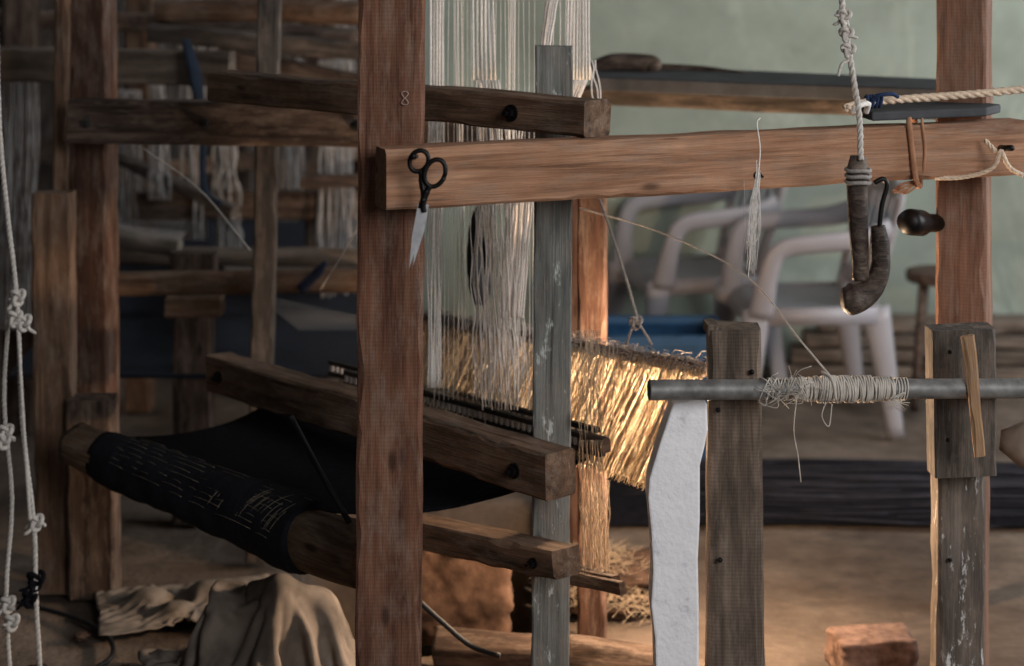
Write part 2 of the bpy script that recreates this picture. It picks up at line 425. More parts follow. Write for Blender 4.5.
# ---------------------------------------------------------------- cloth roll
CR=empty('cloth_roll')
r0=W(78,445,4.27); r1=W(374,562,3.47)
lathe('beam_log',r0,r1,lambda t:.050+.014*t,'log',CR,bumpy=.006)
lathe('rolled_cloth',r0,r1,lambda t:.060+.016*t+.0015*math.sin(t*70)-(0.006 if t<.14 or t>.80 else 0),'rollcloth',CR,x0=.12,x1=.82,bumpy=.005)
mb=MB()
X=(r1-r0).normalized(); Zr=(UP-X*X.z).normalized(); Yr=Zr.cross(X); L=(r1-r0).length
if Yr.y>0: Yr=-Yr
def rollpt(t,a,ex=0): return r0+X*(t*L)+(Yr*math.cos(a)+Zr*math.sin(a))*(.0615+.016*t+ex)
for i in range(22):
    t=.58+.22*i/22+R(-.003,.003); a0=R(.2,.8)
    mb.tube([rollpt(t+.004*k,a0+k*.12) for k in range(int(R(5,11)))],.0008,4)
for row in range(9):
    a=.2+row*.19; t=.16+R(0,.08)
    while t<.78:
        ln=R(.02,.12); mb.tube([rollpt(t+ln*k/4,a-.5*(t-.45)+.02*math.sin(k)) for k in range(5)],.0006,4); t+=ln+R(.01,.04)
mb.done('roll_threads','gold',CR)
tube('tension_stick',[W(291,417,3.72),W(318,468,3.64),W(349,522,3.5)],.006,'black',CR,8)
vs=[];fs=[];n1,n2=30,14
q0=W(300,385,4.42);q1=W(600,455,3.73)
for i in range(n1+1):
    a=i/n1
    A_=r0.lerp(r1,.12+.7*a)+UP*.05; B_=q0.lerp(q1,a)
    for j in range(n2+1):
        b_=j/n2; p=A_.lerp(B_,b_); p.z-=.05*math.sin(b_*math.pi)+noise.noise(p*9)*.004; vs.append(p)
for i in range(n1):
    for j in range(n2): a=i*(n2+1)+j; fs.append((a,a+1,a+n2+2,a+n2+1))
o=mesh('woven_web',vs,fs,'navy',LF,True); o.modifiers.new('s','SOLIDIFY').thickness=.002

# ---------------------------------------------------------------- warp
WP=empty('warp_threads',LF)
t0=W(425,318,4.25); t1=W(706,370,3.78); b0=W(395,398,4.05); b1=W(652,488,3.62)
lathe('warp_bar',t0,t1,lambda t:.013,'old',WP,k=14,bumpy=.002)
mb=MB()
for i in range(1500):
    a=R(0,1); c=a+R(-.008,.008); e=a+R(-.018,.018)
    p=t0.lerp(t1,max(0,min(1,c)))+Vector((R(-.004,.004),R(-.014,.0),R(-.004,.01))); q=b0.lerp(b1,max(0,min(1,e)))+Vector((0,R(-.01,.01),R(-.012,.012)))
    md=p.lerp(q,.5)+Vector((R(-.005,.005),R(-.010,.008),0)); mb.tube([p,p.lerp(md,.5),md,q],R(.0003,.0007),3,False)
mb.done('warp_sheet_threads','warp',WP)
vs=[];fs=[];n1,n2=90,10
for i in range(n1+1):
    a=i/n1
    for j in range(n2+1):
        p=(t0.lerp(t1,a)).lerp(b0.lerp(b1,a),j/n2); p+=Vector((0,.012+noise.noise(Vector((a*90,j*.15,0)))*.006,0)); vs.append(p)
for i in range(n1):
    if noise.noise(Vector((i*.9,5,0)))>.36: continue
    for j in range(n2): a=i*(n2+1)+j; fs.append((a,a+1,a+n2+2,a+n2+1))
mesh('warp_sheet_web',vs,fs,'warp',WP,True)
mb=MB(); 
for i in range(1700):
    p=t0.lerp(t1,R(0,1))+Vector((R(-.01,.01),R(-.02,.02),R(-.012,.020)))
    e=p+Vector((R(-.03,.03),R(-.015,.015),R(-.03,.012))); mb.tube([p,p.lerp(e,.5)+Vector((R(-.006,.006),0,R(0,.010))),e],.0008,3,False)
mb.done('thrums','greycord',WP)

# ---------------------------------------------------------------- heddle harness
HH=empty('heddle_harness',LF)
def shaft(s0,s1,hgt,nm):
    mb=MB(); X=(s1-s0).normalized(); Z=UP; Y=Z.cross(X).normalized()
    Lh=(s1-s0).length
    for dz in(0,-hgt): mb.box(s0.lerp(s1,.5)+UP*dz,X,Y,Z,Lh/2,.006,.005)
    mb.done(nm+'_rails','black',HH,False)
    mw=MB(); n=int(Lh/.016)
    for i in range(n): mw.box(s0.lerp(s1,(i+.5)/n)-UP*hgt/2,X,Y,Z,.0035,.005,hgt/2-.004)
    mw.done(nm+'_eyes','greycord',HH,False)
shaft(W(330,362,4.3),W(598,430,3.72),.026,'upper_shaft')
shaft(W(345,372,4.2),W(603,441,3.66),.026,'lower_shaft')
for k,(u,v,d) in enumerate(((590,447,3.70),(596,442,3.66),(578,444,3.72))):
    beam('shaft_end_%d'%k,W(u-14,v-4,d+.05),W(u+11,v+3,d-.03),.02,.03,'olddk',HH,ch=.003)
for k,(u,v,d) in enumerate(((588,574,3.66),(598,579,3.62),(606,584,3.58))):
    beam('lower_end_%d'%k,W(u-40,v-8,d+.09),W(u+18,v+4,d-.03),.02,.026,'olddk',HH,ch=.003)
def strings(nm,specs,mat,parent,seg=7):
    mb=MB()
    for (ua,va,ub,vb,d,cnt,sa,sb,r,jit) in specs:
        for i in range(cnt):
            f=(i+.5)/cnt-.5; dd=d+R(-.05,.05)
            p=W(ua+f*sa,va,dd); q=W(ub+f*sb,vb,dd)
            pts=[p.lerp(q,k/seg)+(Vector((R(-jit,jit),R(-jit,jit),0)) if 0<k<seg else Vector((0,0,0))) for k in range(seg+1)]
            mb.tube(cr(pts,3),r,5)
    mb.done(nm,mat,parent)
strings('heddle_cords',[
 (438,-300,436,120,3.9,5,17,15,.0032,.001),(436,120,434,388,3.9,8,16,14,.002,.003),
 (478,-300,484,80,3.85,6,16,26,.0028,.0015),(487,80,496,200,3.85,8,26,24,.0024,.003),(494,195,500,410,3.85,12,34,38,.0018,.006),
 (556,-300,553,0,3.8,6,22,18,.003,.001),(580,-300,578,80,3.8,8,14,26,.0026,.001),(552,0,541,70,3.8,5,12,9,.003,.001),(566,-300,566,76,3.86,5,26,34,.0018,.002),
 (513,-300,511,200,3.95,4,8,8,.0012,.001),(455,-300,462,330,4.0,3,6,10,.0012,.002)],'white',HH)
strings('heddle_leashes',[(578,80,522,200,3.85,12,20,32,.0018,.002),(520,200,512,318,3.9,24,24,22,.0022,.0015),(512,318,508,410,3.9,12,26,46,.0010,.004),
 (488,200,494,400,3.82,16,34,44,.0010,.006),(592,60,600,120,3.9,3,10,12,.0015,.003),(506,95,510,205,3.9,10,36,30,.0014,.003),
 (484,-300,484,400,3.92,22,104,104,.0007,.002)],'white',HH)
strings('trailing_threads',[(590,440,596,578,3.66,40,22,28,.0007,.004),(588,330,590,440,3.70,14,26,24,.0008,.005),(604,340,600,470,3.72,8,30,20,.0008,.006),
 (598,480,602,560,3.7,14,26,16,.0007,.004),(455,415,460,440,3.9,20,60,60,.0008,.003)],'beige',HH)
mb=MB(); c0=W(481,255,3.98); Xp=Vector((.35,.94,0)); prof=[(-.012,.05),(-.012,.10),(-.006,.112),(0,.104),(.006,.112),(.012,.10),(.012,.05)]
ring=40
for i in range(ring):
    a=2*math.pi*i/ring
    for (o_,r_) in prof: mb.v.append(c0+Vector((.94,-.35,0))*o_+(Xp*math.cos(a)*.55+UP*math.sin(a))*r_)
for i in range(ring):
    for k in range(7):
        a=i*7+k; b_=i*7+(k+1)%7; c=((i+1)%ring)*7+k; d=((i+1)%ring)*7+(k+1)%7; mb.f.append((a,c,d,b_))
mb.done('harness_pulley','black',HH)
tube('pulley_cord',[W(481,-200,3.98),W(481,205,3.98)],.003,'white',HH,6,0)

SS=empty('tie_strings')
mb=MB()
mb.tube(cr([W(580,208,3.9),W(660,232,3.8),W(745,275,3.6),W(800,340,3.42),W(832,378,3.33)]),.0018,6)
mb.tube(cr([W(143,148,4.4),W(200,190,4.35),W(250,250,4.3)]),.002,5)
mb.tube(cr([W(320,290,4.4),W(345,250,4.3),W(370,205,4.2)]),.0015,5)
mb.tube(cr([W(744,180,3.36),W(745,230,3.36),W(742,262,3.36)]),.0006,4)
mb.done('long_strings','palecord',SS)
mb=MB()
mb.tube(cr([W(760,118,3.36),W(757,124,3.34),W(760,150,3.33),W(757,185,3.33),W(752,230,3.34),W(748,278,3.34)]),.0013,5)
for i in range(26):
    p=W(758+R(-3,3),R(160,185),3.33); mb.tube(cr([p,W(754+R(-6,6),R(195,235),3.33),W(750+R(-5,6),R(240,280),3.33)],4),.0005,3)
mb.done('frayed_string','white',SS)
mb=MB(); ropeinto(mb,[W(598,195,3.9),W(612,235,3.88),W(628,285,3.86),W(637,318,3.84)],.0032)
knotinto(mb,W(636,322,3.84),.014,.0035); mb.tube([W(634,322,3.84),W(626,345,3.84)],.003,5); mb.tube([W(638,322,3.84),W(652,345,3.84)],.003,5)
mb.done('knotted_tie','greycord',SS)

# ---------------------------------------------------------------- scissors
S=empty('scissors')
D=3.128
def P2(u,v,dd=0): return W(u,v,D+dd)
mb=MB(); mb.tube([W(417,156,3.2),P2(415,157),P2(413,156,-.03)],[.004,.004,.006],8); mb.done('hanging_nail','iron',S)
mb=MB()
def loop(cu,cv,a,b,rot,dd):
    pts=[]
    for i in range(25):
        t=2*math.pi*i/24; x=math.cos(t)*a; y=math.sin(t)*b
        pts.append(P2(cu+x*math.cos(rot)-y*math.sin(rot),cv+x*math.sin(rot)+y*math.cos(rot),dd))
    mb.tube(pts,.0042,8)
loop(419,161,9,11,.5,-.004); loop(435,173,10,14,.35,-.012)
mb.tube(cr([P2(421,171,-.004),P2(422,182,-.005),P2(424,196,-.008),P2(420,208,-.008)]),[.005]*6+[.006]*12+[.005]*7,8)
mb.tube(cr([P2(430,186,-.012),P2(426,193,-.011),P2(423,203,-.011),P2(424,212,-.01)]),[.005]*6+[.006]*12+[.005]*7,8)
mb.tube([P2(423,200,-.018),P2(423,200,0)],.005,10)
mb.done('handles','iron',S)
mb=MB()
mb.prism([P2(418,204,-.010),P2(427,204,-.010),P2(423,228,-.010),P2(409,269,-.010),P2(412,236,-.010)],Vector((0,.002,0)))
mb.prism([P2(420,203,-.007),P2(429,205,-.007),P2(424,232,-.007),P2(413,266,-.007),P2(416,236,-.007)],Vector((0,.002,0)))
mb.done('blades','steel',S,False)

# ---------------------------------------------------------------- hook tool on rope
HK=empty('hanging_wooden_hook'); D=3.30
tube('hook_body',[W(858,156,D),W(857,180,D),W(858,215,D),W(860,255,D),W(861,280,D)],[.014,.020,.019,.018,.017,.015,.016],'darkwood',HK,14)
tube('hook_foot',[W(843,299,D-.01),W(852,299,D-.008),W(862,296,D-.003),W(873,287,D),W(880,270,D),W(880,245,D),W(878,226,D)],[.020,.030,.026,.022,.019,.018,.018,.013],'darkwood',HK,16)
tube('hook_iron',[W(879,232,D),W(882,205,D),W(887,186,D),W(883,179,D),W(874,183,D)],.0045,'iron',HK,8)
mb=MB()
for z in (170,176,182): 
    c=W(858,z,D); mb.tube([c+Vector((math.cos(a)*.0215,math.sin(a)*.0215,.001*math.sin(3*a))) for a in [i*math.pi/10 for i in range(21)]],.004,6)
mb.done('cord_binding','greycord',HK)
mb=MB(); ropeinto(mb,[W(842,-150,D),W(842,0,D),W(846,35,D),W(852,70,D),W(859,115,D),W(861,160,D-.02)],.0058)
for v in(16,34,50): knotinto(mb,W(844+(v-14)*.12,v,D),.013,.004)
mb.tube(cr([W(850,60,D),W(842,64,D-.01),W(838,76,D-.01)]),.003,5)
mb.done('hanging_rope','palecord',HK)

RB=empty('beam_ropes'); mb=MB()
ropeinto(mb,[W(846,108,3.42),W(870,102,3.50),W(920,98,3.55),W(975,94,3.58),W(1040,88,3.62)],.0085)
mb.done('cream_rope','cream',RB)
mb=MB()
mb.tube(cr([W(852,112,3.43),W(858,106,3.42),W(868,104,3.44),W(866,112,3.46)]),.006,6)
mb.done('rope_end','white',RB)
mb=MB()
for u in (866,869,872,876,880): 
    c=W(u,102-(u-866)*.1,3.50+(u-866)*.001); mb.tube([c+Vector((.002*math.sin(a),math.cos(a)*.011,math.sin(a)*.011)) for a in [i*math.pi/8 for i in range(17)]],.004,6)
mb.tube(cr([W(872,100,3.48),W(880,95,3.47),W(892,94,3.48),W(898,97,3.49)]),.004,6)
mb.done('blue_tie',plain('blue_tie',col(28,48,84),.9),RB)
mb=MB()
loopp=[W(912,116,3.60),W(909,119,3.535),W(912,150,3.53),W(916,180,3.535),W(920,184,3.60),W(918,150,3.66),W(914,116,3.63),W(912,116,3.60)]
mb.tube(cr(loopp),.006,6)
loopp=[W(926,116,3.61),W(922,119,3.545),W(925,150,3.54),W(922,178,3.55),W(916,186,3.59)]
mb.tube(cr(loopp),.003,6)
for i in range(7):
    mb.tube(cr([W(890+R(0,14),188+R(-3,5),3.56),W(905+R(-4,4),186+R(-6,8),3.55),W(918,182+R(-3,4),3.55)]),.0025,4)
mb.done('strap_loop',plain('tan_cord',col(158,114,86),.9),RB)
mb=MB()
ropeinto(mb,[W(935,178,3.56),W(965,177,3.56),W(992,168,3.54),W(1001,150,3.53)],.0048)
ropeinto(mb,[W(1001,150,3.53),W(1010,168,3.54),W(1030,178,3.56)],.0048)
ropeinto(mb,[W(996,152,3.54),W(985,140,3.56)],.0048)
mb.done('nail_rope','cream',RB)
tube('peg_nail',[W(996,147,3.64),W(1004,148,3.58),W(1012,148,3.54)],.006,'iron',RB,8,0)

def plankpoly(name,pts,th,mat,parent=None):
    mb=MB(); mb.prism(pts,Vector((0,0,-th))); o=mb.done(name,mat,parent,False)
    bv=o.modifiers.new('b','BEVEL'); bv.width=.004; bv.segments=2; return o
plankpoly('dark_wood_offcut',[Vector((x,y,1.285)) for x,y in ((.70,3.50),(.95,3.60),(1.0,3.68),(.95,3.76),(.8,3.72),(.69,3.6))],.018,'slate')
BS=empty('trestle_table')
zt=1.275
pts=[(0.20,4.62),(.6,4.40),(1.0,4.22),(1.15,4.3),(1.14,4.5),(.66,4.85),(.24,5.1)]
plankpoly('table_board',[Vector((x,y,zt)) for x,y in pts],.035,'slate',BS)
beam('trestle_rail',Vector((.1,4.95,1.205)),Vector((1.15,4.42,1.205)),.05,.05,'greydk',BS)
beam('trestle_leg_1',Vector((1.10,4.42,0)),Vector((1.10,4.42,1.18)),.05,.05,'reddk',BS,ref=Vector((0,-1,0)))
beam('trestle_leg_2',Vector((.18,4.88,0)),Vector((.18,4.88,1.18)),.05,.05,'reddk',BS,ref=Vector((0,-1,0)))
tube('folded_mat',[W(585,70,4.85),W(612,62,4.85),W(650,64,4.83),W(655,70,4.8)],[.012,.026,.028,.014],'olddk',BS,14,flat=.7)
tube('shuttle_stick',[W(640,66,4.9),W(700,70,4.85),W(745,74,4.75)],[.012,.014,.008],'olddk',BS,10,flat=.7)

# ---------------------------------------------------------------- pipe + supports
GP=empty('metal_pipe'); g0=W(649,390,3.3); g1=W(1075,388,3.40)
mb=MB(); k=24; ax=(g1-g0).normalized(); A=ax.orthogonal().normalized(); B=ax.cross(A); ro,ri=.0185,.0145
rings=[(g0+ax*.06,ri*.98),(g0,ri),(g0,ro),(g0+ax*.002,ro),(g1,ro)]
for c,r in rings:
    for j in range(k): an=2*math.pi*j/k; mb.v.append(c+A*math.cos(an)*r+B*math.sin(an)*r)
for i in range(len(rings)-1):
    for j in range(k): a=i*k+j;b_=i*k+(j+1)%k; mb.f.append((a,a+k,b_+k,b_))
mb.done('pipe_tube','galv',GP)
mb=MB()
def wrap(u0,u1,n,r,rr,jit):
    for i in range(n):
        t=(u0+(u1-u0)*i/n-649)/(1075-649); c=g0.lerp(g1,t); tl=R(-jit,jit)
        mb.tube([c+ax*(tl*math.cos(a))+(A*math.cos(a)+B*math.sin(a))*r for a in [q*math.pi/8 for q in range(17)]],rr,5)
wrap(795,890,44,.021,.0022,.004); wrap(762,800,16,.0205,.0014,.014); wrap(890,905,5,.0205,.0014,.01); wrap(815,870,24,.0240,.0020,.006)
for i in range(40):
    t=(R(762,800)-649)/(426); c=g0.lerp(g1,t)+Vector((0,-.02,0)); e=c+Vector((R(-.04,.05),R(-.01,0),R(-.03,.05))); mb.tube(cr([c,c.lerp(e,.5)+Vector((R(-.02,.02),-.01,R(-.02,.02))),e],4),.0007,3)
mb.tube(cr([W(797,396,3.28),W(794,430,3.28),W(798,455,3.28),W(801,482,3.28)]),.0010,4)
mb.tube(cr([W(822,372,3.3),W(832,380,3.27),W(836,400,3.28)]),.003,5)
for i in range(14): mb.tube(cr([W(905,392,3.33),W(898+R(-12,8),400,3.33),W(R(885,912),R(402,412),3.33)],3),.0007,3)
mb.tube(cr([W(826,402,3.29),W(822,416,3.29),W(829,426,3.29),W(832,404,3.29)]),.0012,4)
mb.done('thread_wrapping',plain('pale_grey_thread',col(186,180,172),.9),GP)
beam('wooden_wedge',W(980,456,3.345),W(967,336,3.355),.020,.012,'pale',GP,ref=Vector((0,-1,0)),w1=.026,ch=.004)

SP=empty('pipe_support_post')
post('post',735,FV(3.43),732,326,3.43,.113,.08,'grey',SP,yaw=-3,w1=.098)
post('notch_left',711,332,711,322,3.43,.02,.07,'grey',SP,ch=.003)
mb=MB(); 
for u,v in((718,410),(720,560),(752,372)): mb.tube([W(u,v,3.385),W(u,v,3.375)],.005,8)
mb.done('nail_heads','iron',SP)

FS=empty('white_foam_slab'); 
ol=[(673,404),(690,402),(707,403),(708,430),(705,446),(700,466),(700,520),(698,560),(699,610),(699,670),(700,760),(701,FV(3.36)),(655,FV(3.36)),(655,760),(656,690),(655,640),(651,606),(653,570),(651,530),(648,500),(649,480),(659,446)]
mb=MB(); mb.prism([W(u,v,3.35) for u,v in ol],Vector((.0,.07,0))); o=mb.done('slab','foam',FS,False)
bv=o.modifiers.new('b','BEVEL'); bv.width=.004; bv.segments=2

SR=empty('right_support_post')
post('upright',957,FV(3.55),957,345,3.55,.094,.06,'specked',SR,yaw=3)
post('head_block',962,472,960,326,3.475,.122,.06,'greydk',SR,yaw=3)
mb=MB()
for u,v in((950,352),(948,440),(950,560)): mb.tube([W(u,v,3.45 if v<470 else 3.52),W(u,v,3.44 if v<470 else 3.51)],.004,8)
mb.done('nails','iron',SR)
tube('rolled_cloth_bundle',[W(1000,440,3.72),W(1040,446,3.7),W(1100,450,3.7)],[.02,.05,.05,.05],'canvas',None,14)

# ---------------------------------------------------------------- left hanging cord
LC=empty('knotted_cord'); mb=MB(); D=3.0
ropeinto(mb,[W(-6,-200,D),W(-2,90,D),W(6,200,D),W(17,300,D),W(22,420,D),W(34,525,D),W(36,600,D),W(42,700,D)],.0042)
ropeinto(mb,[W(10,300,D+.03),W(4,400,D+.03),W(12,500,D+.03),W(6,600,D+.03),W(14,720,D+.03)],.004)
ropeinto(mb,[W(17,310,D),W(24,430,D-.02),W(30,520,D-.02)],.003)
for u,v in((18,297),(15,318),(24,322),(6,432),(4,440),(36,522),(8,604),(12,622)): knotinto(mb,W(u,v,D),.013,.004)
mb.done('cord','palecord',LC)
mb=MB(); knotinto(mb,W(36,580,D),.016,.004); knotinto(mb,W(30,598,D),.013,.004); mb.done('dark_knot','navy',LC)

# ---------------------------------------------------------------- chairs
def chair(name,loc,yaw,scale=1):
    E=empty(name); E.location=loc; E.rotation_euler=(0,0,yaw); E.scale=(scale,)*3
    vs=[];fs=[];n=16
    for i in range(n+1):
        for j in range(n+1):
            a=i/n*2-1;b_=j/n*2-1
            x=a*.22; y=b_*(.235-.02*(1-a)/2); z=.425-.015*(1-a*a)*(1-b_*b_)-(.06*max(0,(a-.75)/.25)**2)-(.045*max(0,(abs(b_)-.85)/.15)**2)
            vs.append((x,y,z))
    for i in range(n):
        for j in range(n): q=i*(n+1)+j; fs.append((q,q+n+1,q+n+2,q+1))
    o=mesh('seat',vs,fs,'plastic',E,True); o.modifiers.new('s','SOLIDIFY').thickness=.014
    mb=MB(); YA=(0,1,0); XA=(1,0,0)
    for sy in(-1,1):
        P=cr([Vector((.20,sy*.215,.42)),Vector((.225,sy*.235,.2)),Vector((.245,sy*.25,0))],5); mb.tube(P,rads([.050,.034,.026],len(P)),10,flat=.45,A0=XA)
        P=cr([Vector((-.20,sy*.2,.42)),Vector((-.235,sy*.215,.2)),Vector((-.265,sy*.23,0))],5); mb.tube(P,rads([.052,.036,.026],len(P)),10,flat=.45,A0=XA)
        P=cr([Vector((.19,sy*.225,.40)),Vector((.17,sy*.255,.54)),Vector((.13,sy*.265,.625)),Vector((.0,sy*.268,.645)),Vector((-.15,sy*.25,.655)),Vector((-.245,sy*.215,.68))],5)
        mb.tube(P,rads([.045,.034,.032,.032,.034,.04],len(P)),10,flat=.45,A0=XA)
        P=cr([Vector((-.19,sy*.19,.42)),Vector((-.235,sy*.205,.6)),Vector((-.285,sy*.19,.76)),Vector((-.30,sy*.14,.805))],5)
        mb.tube(P,.032,10,flat=.45,A0=YA)
        mb.box(Vector((-.0,sy*.225,.40)),Vector((1,0,0)),Vector((0,1,0)),UP,.2,.006,.028)
    mb.tube(cr([Vector((-.285,-.19,.755)),Vector((-.30,-.12,.80)),Vector((-.31,0,.812)),Vector((-.30,.12,.80)),Vector((-.285,.19,.755))],6),.036,10,flat=.4,A0=UP)
    mb.tube(cr([Vector((-.205,-.19,.47)),Vector((-.225,0,.465)),Vector((-.205,.19,.47))],6),.036,10,flat=.4,A0=UP)
    mb.done('frame','plastic',E)
    mb=MB()
    for k in range(5):
        y=(k-2)*.072
        mb.tube(cr([Vector((-.21,y*.95,.46)),Vector((-.262,y,.64)),Vector((-.303,y*.95,.80))],5),.026,8,flat=.28,A0=YA)
    mb.done('back_slats','plastic',E)
    return E
chair('plastic_chair',Vector((.98,6.12,0)),math.radians(185))
chair('plastic_chair',Vector((.66,6.66,0)),math.radians(-165))

ST=empty('stand_in_stool'); c0=Vector((1.50,6.3,0))  # added stool, stands in for the chair legs' shadow
mb=MB(); mb.tube([c0+UP*.44,c0+UP*.445,c0+UP*.475,c0+UP*.48],[.11,.12,.12,.11],24)
for a in range(4):
    an=a*math.pi/2+.5; dv=Vector((math.cos(an),math.sin(an),0)); mb.tube([c0+dv*.12,c0+dv*.08+UP*.44],.016,8)
for a in range(4):
    an=a*math.pi/2+.5; dv=Vector((math.cos(an),math.sin(an),0)); dw=Vector((math.cos(an+math.pi/2),math.sin(an+math.pi/2),0)); mb.tube([c0+dv*.108+UP*.15,c0+dw*.108+UP*.15],.01,8)
mb.done('stool_body','olddk',ST)
# blue plastic crate behind the warp
BD=empty('blue_crate'); mb=MB(); cx,cy=.445,5.75; X_=Vector((1,0,0)); Y_=Vector((0,1,0))
def bx(x0,x1,y0,y1,z0,z1): mb.box(Vector(((x0+x1)/2,(y0+y1)/2,(z0+z1)/2)),X_,Y_,UP,(x1-x0)/2,(y1-y0)/2,(z1-z0)/2)
w_,d_2,h_=.21,.15,.40
bx(cx-w_,cx+w_,cy-d_2,cy+d_2,0,.012)
for sy in(-1,1): 
    for z0,z1 in((.0,.10),(.13,.20),(.23,.30),(.33,h_)): bx(cx-w_,cx+w_,cy+sy*d_2-.005,cy+sy*d_2+.005,z0,z1)
    for k in range(7): x=cx-w_+2*w_*k/6; bx(x-.01,x+.01,cy+sy*d_2-.008,cy+sy*d_2+.008,0,h_)
    bx(cx-w_-.012,cx+w_+.012,cy+sy*d_2-.014,cy+sy*d_2+.014,h_-.03,h_)
for sx in(-1,1):
    for z0,z1 in((.0,.10),(.13,.20),(.23,.30),(.33,h_)): bx(cx+sx*w_-.005,cx+sx*w_+.005,cy-d_2,cy+d_2,z0,z1)
    bx(cx+sx*w_-.014,cx+sx*w_+.014,cy-d_2,cy+d_2,h_-.03,h_)
mb.done('crate_body','blue',BD,False)
PL=empty('plank_stack')
for i in range(4):
    beam('plank_%d'%i,Vector((1.0+.05*i,6.76+.01*i,.03+.055*i)),Vector((2.2,6.70+.02*i,.03+.055*i)),.14,.045,'grey',PL)
# dark warp bundle lying across the floor at right
vs=[];fs=[];n1,n2=110,26
def wz(x,b_): return .004+max(0,math.sin(math.pi*b_))**.6*(.06+.02*noise.noise(Vector((x*1.5,b_*3,0)))+.02*noise.noise(Vector((x*.8,b_*14,2))))
def wy(x,b_): return 4.97+.55*b_+.04*math.sin(x*2)
for i in range(n1+1):
    x=.27+2.4*i/n1
    for j in range(n2+1):
        b_=j/n2; vs.append((x,wy(x,b_),max(wz(x,b_),.002)))
for i in range(n1):
    for j in range(n2): q=i*(n2+1)+j; fs.append((q,q+n2+1,q+n2+2,q+1))
DW=empty('dark_warp_bundle')
mesh('bundle_body',vs,fs,'navy',DW,True)
mb=MB()
for i in range(150):
    b_=R(.02,.98); x0=R(.28,1.6); x1=x0+R(.4,1.0); dr_=R(-.06,.06)
    mb.tube([Vector((x0+(x1-x0)*k/10,wy(x0+(x1-x0)*k/10,b_+dr_*k/10),wz(x0+(x1-x0)*k/10,min(1,max(0,b_+dr_*k/10)))+.003)) for k in range(11)],.0016,4)
mb.done('loose_threads',plain('dark_thread',col(34,34,44),.8,0,.4,30),DW)

# ---------------------------------------------------------------- ground clutter
rock('broken_brick',Vector(((872-512)/F*3.98,3.98,-.004)),.088,.055,.045,'stone',yaw=.15,amp=.08)
rock('clay_block',Vector(((455-512)/F*4.16,4.17,-.004)),.125,.065,.115,'clay',yaw=.06,amp=.13,pw=9)
for x,y,s in((-1.05,3.98,.02),(-.95,3.8,.018),(-.86,4.0,.014),(-1.0,4.18,.016)):
    rock('earth_clod',Vector((x,y,-.006)),s,s*.8,s*.5,'soil',yaw=x*9,amp=.3,pw=5,cuts=8)
SM=empty('straw_heap')
rock('earth_mound',Vector((.22,4.42,-.02)),.15,.11,.055,'soil',SM,amp=.3,pw=4)
mb=MB()
for i in range(1100):
    x=(R(540,665)-512)/F*4.35; y=4.38+R(-.12,.14); zz=.10*max(0,1-((x-.2)/.18)**2)*max(0,1-((y-4.42)/.2)**2)+R(0,.02)
    dv=Vector((R(-.05,.05),R(-.04,.03),R(-.03,.035))); p=Vector((x,y,max(.01,zz))); e=p+dv; e.z=max(.004,e.z); mb.tube([p,p.lerp(e,.5)+Vector((0,0,R(0,.01))),e],.0008,3,False)
mb.done('straws','beige',SM)
lathe('fallen_log',Vector((-.17,4.02,.042)),Vector((.34,3.94,.040)),lambda t:.044-.008*t,'olddk',None,bumpy=.007)
tube('bent_iron_rod',[W(418,600,3.75),W(440,620,3.75),W(470,645,3.75),W(500,656,3.72)],.006,'black',None,8)
tube('floor_cable',[Vector((-1.3,4.45,.008)),Vector((-1.0,4.25,.01)),Vector((-.9,4.05,.01)),Vector((-.98,3.85,.01)),Vector((-.8,3.6,.008))],.006,'black',None,8)

# ---------------------------------------------------------------- background loom (left)
BL=empty('background_handloom')
def bb(n,u0,v0,u1,v1,d0,d1,w,h,m): return beam(n,W(u0,v0,d0),W(u1,v1,d1),w,h,m,BL)
bb('top_rail',-20,64,232,68,5.3,5.2,.07,.10,'grey')
tube('top_pole',[W(155,12,5.3),W(260,10,5.3),W(372,14,5.2)],.035,'old',BL,12)
tube('second_pole',[W(158,24,5.6),W(260,34,5.6),W(365,42,5.6)],.04,'olddk',BL,12)
bb('mid_rail',150,33,380,52,5.5,5.4,.06,.055,'greydk')
bb('upper_rail_2',220,58,372,88,5.5,5.4,.06,.07,'olddk')
bb('low_rail',140,205,372,204,5.9,5.9,.07,.09,'olddk')
bb('low_rail_2',300,182,372,180,5.7,5.7,.05,.04,'olddk')
bb('long_rail',-20,18,160,22,6.2,6.2,.06,.06,'olddk')
bb('diagonal_brace',120,158,236,212,6.0,5.7,.04,.04,'greydk')
bb('side_rail',110,330,372,316,5.9,6.3,.05,.05,'greydk')
bb('rear_rail',-20,150,372,160,7.6,7.6,.08,.10,'olddk')
bb('rear_rail_2',-20,100,372,92,8.2,8.2,.08,.09,'olddk')
bb('rear_rail_3',-20,225,372,232,8.0,8.0,.08,.08,'greydk')
bb('rear_rail_4',100,175,372,150,6.6,7.0,.05,.06,'old')
bb('side_rail_2',-20,262,60,256,5.6,5.8,.06,.07,'olddk')
post('bg_post_1',20,FV(6),22,-150,6,.10,.09,'olddk',BL)
post('bg_post_2',140,FV(6.3),141,-150,6.3,.09,.09,'old',BL)
post('bg_post_3',322,FV(6),318,-150,6,.10,.09,'olddk',BL)
post('bg_post_4',232,FV(7.0),232,-150,7,.12,.1,'olddk',BL)
post('bg_post_5',288,FV(6.8),290,-150,6.8,.08,.08,'greydk',BL)
post('bg_post_6',168,FV(7.4),166,-150,7.4,.09,.08,'greydk',BL)
post('bg_post_7',345,FV(7.2),346,-150,7.2,.08,.08,'olddk',BL)
post('bg_post_8',208,FV(8.2),207,-150,8.2,.10,.08,'old',BL)
post('bg_post_9',44,FV(8.0),44,-150,8.0,.10,.08,'greydk',BL)
post('stump_post',194,FV(5.05),194,296,5.05,.105,.08,'olddk',BL)
beam('stump_cap',W(168,305,5.05),W(222,305,5.05),.09,.055,'old',BL)
